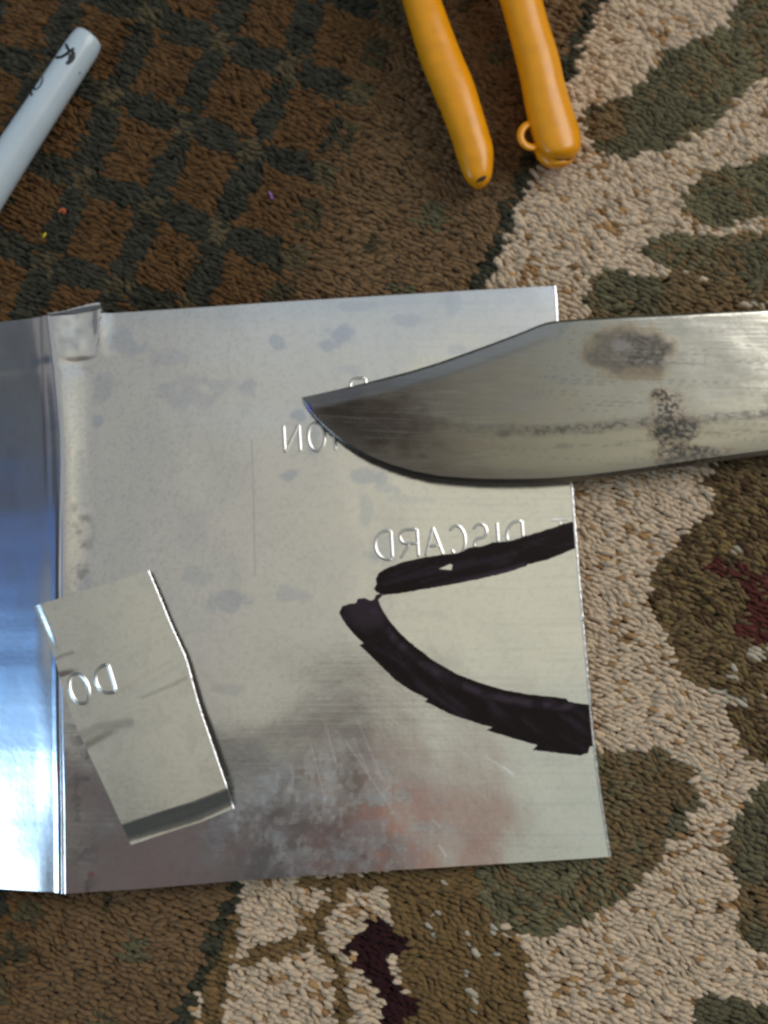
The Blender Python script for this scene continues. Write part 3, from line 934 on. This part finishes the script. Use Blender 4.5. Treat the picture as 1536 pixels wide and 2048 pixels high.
    f1 = grid_faces(nX, nV); f2 = grid_faces(nX, nV, off=nX*nV)[:, ::-1]
    N0 = nX*nV
    ii = np.arange(nX-1)
    su = np.stack([ii*nV, (ii+1)*nV, N0+(ii+1)*nV, N0+ii*nV], -1)
    sl = np.stack([ii*nV+nV-1, N0+ii*nV+nV-1, N0+(ii+1)*nV+nV-1, (ii+1)*nV+nV-1], -1)
    faces = np.concatenate([f1, f2, su, sl])
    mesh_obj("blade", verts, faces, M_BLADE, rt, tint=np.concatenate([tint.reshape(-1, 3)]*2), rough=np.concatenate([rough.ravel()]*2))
    o = rt.children[0]
    # guard and wooden handle, beyond the right edge of the picture
    def slab(name, x0, x1, y0a, y1a, z0, z1, mat, seg=10):
        V, Fc = [], []
        for i in range(seg+1):
            t = i/seg
            xx = x0 + (x1-x0)*t
            bul = 1 - .10*math.sin(t*math.pi*2) - .25*max(0, abs(t-.5)*2-.85)/.15
            yc, hh = (y0a+y1a)/2 - (xx-x0)*.05, (y1a-y0a)/2*bul
            for j in range(16):
                a = 2*math.pi*j/16
                cy = math.copysign(abs(math.cos(a))**.6, math.cos(a)); cz = math.copysign(abs(math.sin(a))**.6, math.sin(a))
                V.append(P(xx, yc + hh*cy, (z0+z1)/2 + (z1-z0)/2*bul*cz))
        Fc = [tuple(f) for f in grid_faces(seg+1, 16, wrap=True)] + [tuple(range(16)), tuple(range(seg*16, seg*16+16))]
        mesh_obj(name, np.array(V), Fc, mat, rt)
    slab("guard", 2140, 2190, 530, 890, .0008, .0105, M_STEEL, 3)
    slab("handle", 2190, 3050, 590, 840, .0005, .0185, M_WOOD, 14)
build_knife()

# ------------------------------------------------------------------ yellow handled snips
def tube(name, centre_px, widths, z, hz, mat, parent, rings=90, sides=28, power=.85, tail=None):
    c = smooth(centre_px, 2)
    cl = interp_poly(c, rings)
    wd = np.interp(np.linspace(0, 1, rings), np.linspace(0, 1, len(widths)), widths) if not isinstance(widths[0], tuple) else np.interp(np.linspace(0, 1, rings), [a for a, _ in widths], [b for _, b in widths])
    for _ in range(3):
        wd[1:-1] = (wd[:-2]+2*wd[1:-1]+wd[2:])/4
    tg = np.gradient(cl, axis=0)
    for _ in range(6):
        tg[1:-1] = (tg[:-2]+2*tg[1:-1]+tg[2:])/4
    tg /= np.hypot(tg[:, 0], tg[:, 1])[:, None]
    nr = np.stack([-tg[:, 1], tg[:, 0]], -1)
    V = np.empty((rings, sides, 3))
    zz = np.interp(np.linspace(0, 1, rings), [a for a, _ in z], [b for _, b in z])
    for j in range(sides):
        a = 2*math.pi*j/sides
        ca = math.copysign(abs(math.cos(a))**power, math.cos(a)); sa = math.copysign(abs(math.sin(a))**power, math.sin(a))
        hh = np.minimum(wd/2*MM, hz)
        zj = zz + hh*sa
        V[:, j] = P(cl[:, 0] + nr[:, 0]*wd/2*ca, cl[:, 1] + nr[:, 1]*wd/2*ca, zj)
    f = [tuple(q) for q in grid_faces(rings, sides, wrap=True)] + [tuple(range(sides))[::-1], tuple(range((rings-1)*sides, rings*sides))]
    o = mesh_obj(name, V.reshape(-1, 3), f, mat, parent)
    import bmesh
    bm = bmesh.new(); bm.from_mesh(o.data); bmesh.ops.recalc_face_normals(bm, faces=bm.faces); bm.to_mesh(o.data); bm.free()
    for p in o.data.polygons: p.use_smooth = len(p.vertices) == 4
    return o

def build_snips():
    b = P(960, 100, 0)
    rt = root("tin_snips", (float(b[0]), float(b[1]), 0), "hand snips with two yellow plastic sleeved handles lying on the carpet", "snips")
    zc = [(0, .012), (.5, .0085), (1, .0056)]
    h1 = tube("handle", [(770,-190),(818,-70),(843,0),(862,60),(883,120),(909,180),(930,240),(943,280),(950,305),(954,335),(958,365),(959,378)],
              [(0, 74), (.33, 74), (.43, 79), (.535, 83), (.645, 85), (.75, 79), (.83, 76), (.872, 77), (.925, 66), (.965, 55), (.985, 40), (1, 14)], zc, .0047, M_YELLOW, rt)
    h2 = tube("handle", [(980,-190),(1018,-80),(1042,0),(1058,60),(1076,120),(1088,180),(1103,240),(1114,275),(1123,298),(1127,312),(1128,323)],
              [(0, 84), (.36, 84), (.47, 83), (.585, 87), (.695, 87), (.81, 93), (.875, 97), (.93, 92), (.965, 78), (.985, 58), (1, 24)], zc, .0050, M_YELLOW, rt)
    tube("end_lip", [(1100,262),(1108,290),(1114,315),(1116,337)], [(0, 60), (.4, 84), (.7, 78), (.9, 56), (1, 24)], [(0, .0052), (1, .0042)], .0034, M_YELLOW, rt, rings=30)
    # hanging loop on the right handle
    V = []; n1, n2 = 36, 12
    for i in range(n1):
        a = 2*math.pi*i/n1
        for j in range(n2):
            bb = 2*math.pi*j/n2
            rr = 23 + 7.6*math.cos(bb)
            V.append(P(1064 + rr*math.cos(a), 271 + rr*1.02*math.sin(a), 0.0082 - .0010*math.cos(a) + .00085*math.sin(bb)))
    f = np.concatenate([grid_faces(n1, n2, wrap=True), [[(n1-1)*n2+j, (n1-1)*n2+(j+1) % n2, (j+1) % n2, j] for j in range(n2)]])
    mesh_obj("hanging_loop", np.array(V), [tuple(q) for q in f], M_YELLOW, h2 if False else rt)
    # nicks in the sleeve ends: dark strips with the hollow's shade in their colour
    from mathutils.bvhtree import BVHTree
    def nick(pts, w, host):
        bv = BVHTree.FromPolygons([v.co + Vector(rt.location) for v in host.data.vertices], [tuple(p.vertices) for p in host.data.polygons])
        q = interp_poly(smooth(pts, 1), 12)
        c = []
        for x, y in q:
            hit = bv.ray_cast(Vector((0, 0, CAMH)), Vector(tuple(float(k) for k in ray(x, y))))
            if hit[0] is not None: c.append((np.array(hit[0]), np.array(hit[1])))
        if len(c) < 4: return
        P0 = np.array([a for a, _ in c]); N0 = np.array([b for _, b in c])
        tg = np.gradient(P0, axis=0); tg /= np.linalg.norm(tg, axis=1)[:, None]
        sd = np.cross(N0, tg)
        ww = np.sin(np.linspace(.05, math.pi-.05, len(c)))[:, None]*w*MM/2
        V = np.stack([P0 - sd*ww, P0 - sd*ww*.5 + N0*.00009, P0 + sd*ww*.5 + N0*.00009, P0 + sd*ww], 1)
        mesh_obj("nick", V.reshape(-1, 3), [tuple(f) for f in grid_faces(len(c), 4)], M_NICK_SHADE, rt)
    nick([(952,366),(958,360),(966,358),(974,352)], 9, h1)
    nick([(961,356),(966,354),(970,352)], 4, h1)
    nick([(1110,316),(1122,321),(1136,320),(1150,314)], 8, h2)
    # steel shanks, pivot and jaws beyond the top of the picture
    tube("shank", [(772,-185),(830,-330),(900,-470),(930,-560)], [(0, 40), (1, 60)], [(0, .012), (1, .013)], .003, M_STEEL, rt, rings=30, sides=14)
    tube("shank", [(984,-185),(960,-330),(925,-470),(900,-560)], [(0, 40), (1, 60)], [(0, .012), (1, .011)], .003, M_STEEL, rt, rings=30, sides=14)
    tube("jaw", [(930,-560),(915,-680),(905,-800),(905,-900)], [(0, 70), (.5, 60), (1, 14)], [(0, .013), (1, .010)], .003, M_STEEL, rt, rings=30, sides=14)
    tube("jaw", [(898,-560),(880,-680),(885,-800),(900,-900)], [(0, 70), (.5, 60), (1, 14)], [(0, .010), (1, .007)], .003, M_STEEL, rt, rings=30, sides=14)
build_snips()

# ------------------------------------------------------------------ white marker pen
def build_marker():
    rad = .0042; zc = .0045
    a = P(181, 71, zc); b = P(-12, 365, zc)
    ax = (b-a); ax /= np.linalg.norm(ax)
    side = np.array([-ax[1], ax[0], 0.0]); upv = np.array([0, 0, 1.0])
    rt = root("marker_pen", (float(a[0]), float(a[1]), 0), "white felt marker pen with black print lying at the upper left", "marker pen")
    prof = [(0.0, .0), (.00008, .0016), (.00035, .0027), (.0009, .0035), (.0018, .0036), (.0032, .00385), (.006, .0039), (.03, .0041), (.062, .0049), (.085, .0050), (.0852, .0046)]
    pr = smooth(prof[1:-2], 1); pr = np.concatenate([[prof[0]], pr, prof[-2:]])
    S = 40
    V = np.array([[a + ax*s + r*(math.cos(t)*side + math.sin(t)*upv) for t in np.linspace(0, 2*math.pi, S, endpoint=False)] for s, r in pr])
    f = [tuple(q) for q in grid_faces(len(pr), S, wrap=True)] + [tuple(range((len(pr)-1)*S, len(pr)*S))]
    body = mesh_obj("barrel", V.reshape(-1, 3), f, M_WHITE, rt)
    import bmesh
    bm = bmesh.new(); bm.from_mesh(body.data); bmesh.ops.recalc_face_normals(bm, faces=bm.faces); bm.to_mesh(body.data); bm.free()
    pr2 = [(.0853, .0), (.0853, .0052), (.088, .0055), (.128, .0050), (.131, .0044), (.132, .002), (.1322, 0)]
    V = np.array([[a + ax*s + r*(math.cos(t)*side + math.sin(t)*upv) for t in np.linspace(0, 2*math.pi, S, endpoint=False)] for s, r in pr2])
    mesh_obj("cap", V.reshape(-1, 3), [tuple(q) for q in grid_faces(len(pr2), S, wrap=True)], M_PRINT, rt)
    ps = np.array(pr)
    camp = np.array([0, 0, CAMH])
    def on_pen(px, py):
        d = np.array(ray(px, py)); d /= np.linalg.norm(d)
        r = .0044
        for _ in range(6):
            dp = d - ax*np.dot(d, ax); w = camp - a; wp = w - ax*np.dot(w, ax)
            A = dp @ dp; B = 2*dp @ wp; C = wp @ wp - r*r
            disc = max(B*B - 4*A*C, 0)
            t = (-B - math.sqrt(disc))/(2*A)
            q = camp + d*t
            s = (q-a) @ ax
            r = float(np.interp(s, ps[:, 0], ps[:, 1])) + .00004
        foot = a + ax*s
        rv = q - foot; rv /= np.linalg.norm(rv)
        return foot + rv*r, rv
    def mark(pts, w):
        q = interp_poly(smooth(pts, 1), max(6, len(pts)*5))
        c, nrm = zip(*[on_pen(*p) for p in q])
        c = np.array(c); nrm = np.array(nrm)
        tg = np.gradient(c, axis=0); tg /= np.linalg.norm(tg, axis=1)[:, None] + 1e-12
        sd = np.cross(nrm, tg)
        ww = np.interp(np.linspace(0, 1, len(q)), [0, .15, .85, 1], [.4, 1, 1, .4])[:, None]*w*MM/2
        Vv = np.stack([c - sd*ww, c + nrm*.00002, c + sd*ww], 1)
        mesh_obj("print_mark", Vv.reshape(-1, 3), [tuple(x) for x in grid_faces(len(q), 3)], M_PRINT, rt)
    mark([(131,87),(135,96),(139,103),(149,96)], 6)
    mark([(141,102),(130,110),(120,115),(110,114)], 7)
    mark([(144,100),(147,108),(146,117),(138,124),(132,128)], 8)
    mark([(140,108),(143,114),(138,120)], 9)
    mark([(83,152),(86,156),(82,170),(72,180),(67,176),(70,165),(80,154)], 4)
    mark([(60,182),(63,187),(64,192)], 5)
    mark([(34,217),(31,222),(28,226)], 5)
    mark([(18,236),(14,246),(8,260)], 5)
    mark([(158,148),(161,144)], 3)
build_marker()

# ------------------------------------------------------------------ bits of lint on the carpet
def lint(name, pts, w, col, label, cat):
    m = plain(name + "_fibre", col, .8)
    q = interp_poly(smooth(pts, 2), 16)
    z = .0006 + .0003*np.sin(np.linspace(0, 5, 16))
    c = P(q[:, 0], q[:, 1], z)
    S = 6; r = w*MM/2
    tg = np.gradient(c, axis=0); tg /= np.linalg.norm(tg, axis=1)[:, None]
    sd = np.cross(tg, [0, 0, 1]); sd /= np.linalg.norm(sd, axis=1)[:, None]
    up = np.cross(sd, tg)
    V = np.stack([c + r*(math.cos(2*math.pi*j/S)*sd + math.sin(2*math.pi*j/S)*up) for j in range(S)], 1)
    o = mesh_obj(name, V.reshape(-1, 3), [tuple(x) for x in grid_faces(16, S, wrap=True)] + [tuple(range(S)), tuple(range(15*S, 16*S))], m)
    tag(o, label, cat)
lint("lint", [(119,424),(125,417),(131,423),(126,427)], 6, (.55, .13, .05), "orange curl of lint on the brown carpet border", "lint")
lint("lint", [(87,474),(90,469),(92,466)], 5, (.65, .55, .03), "yellow speck of lint on the brown carpet border", "lint")
lint("lint", [(539,385),(543,391),(544,398)], 4, (.40, .20, .60), "purple thread of lint on the brown carpet border", "lint")
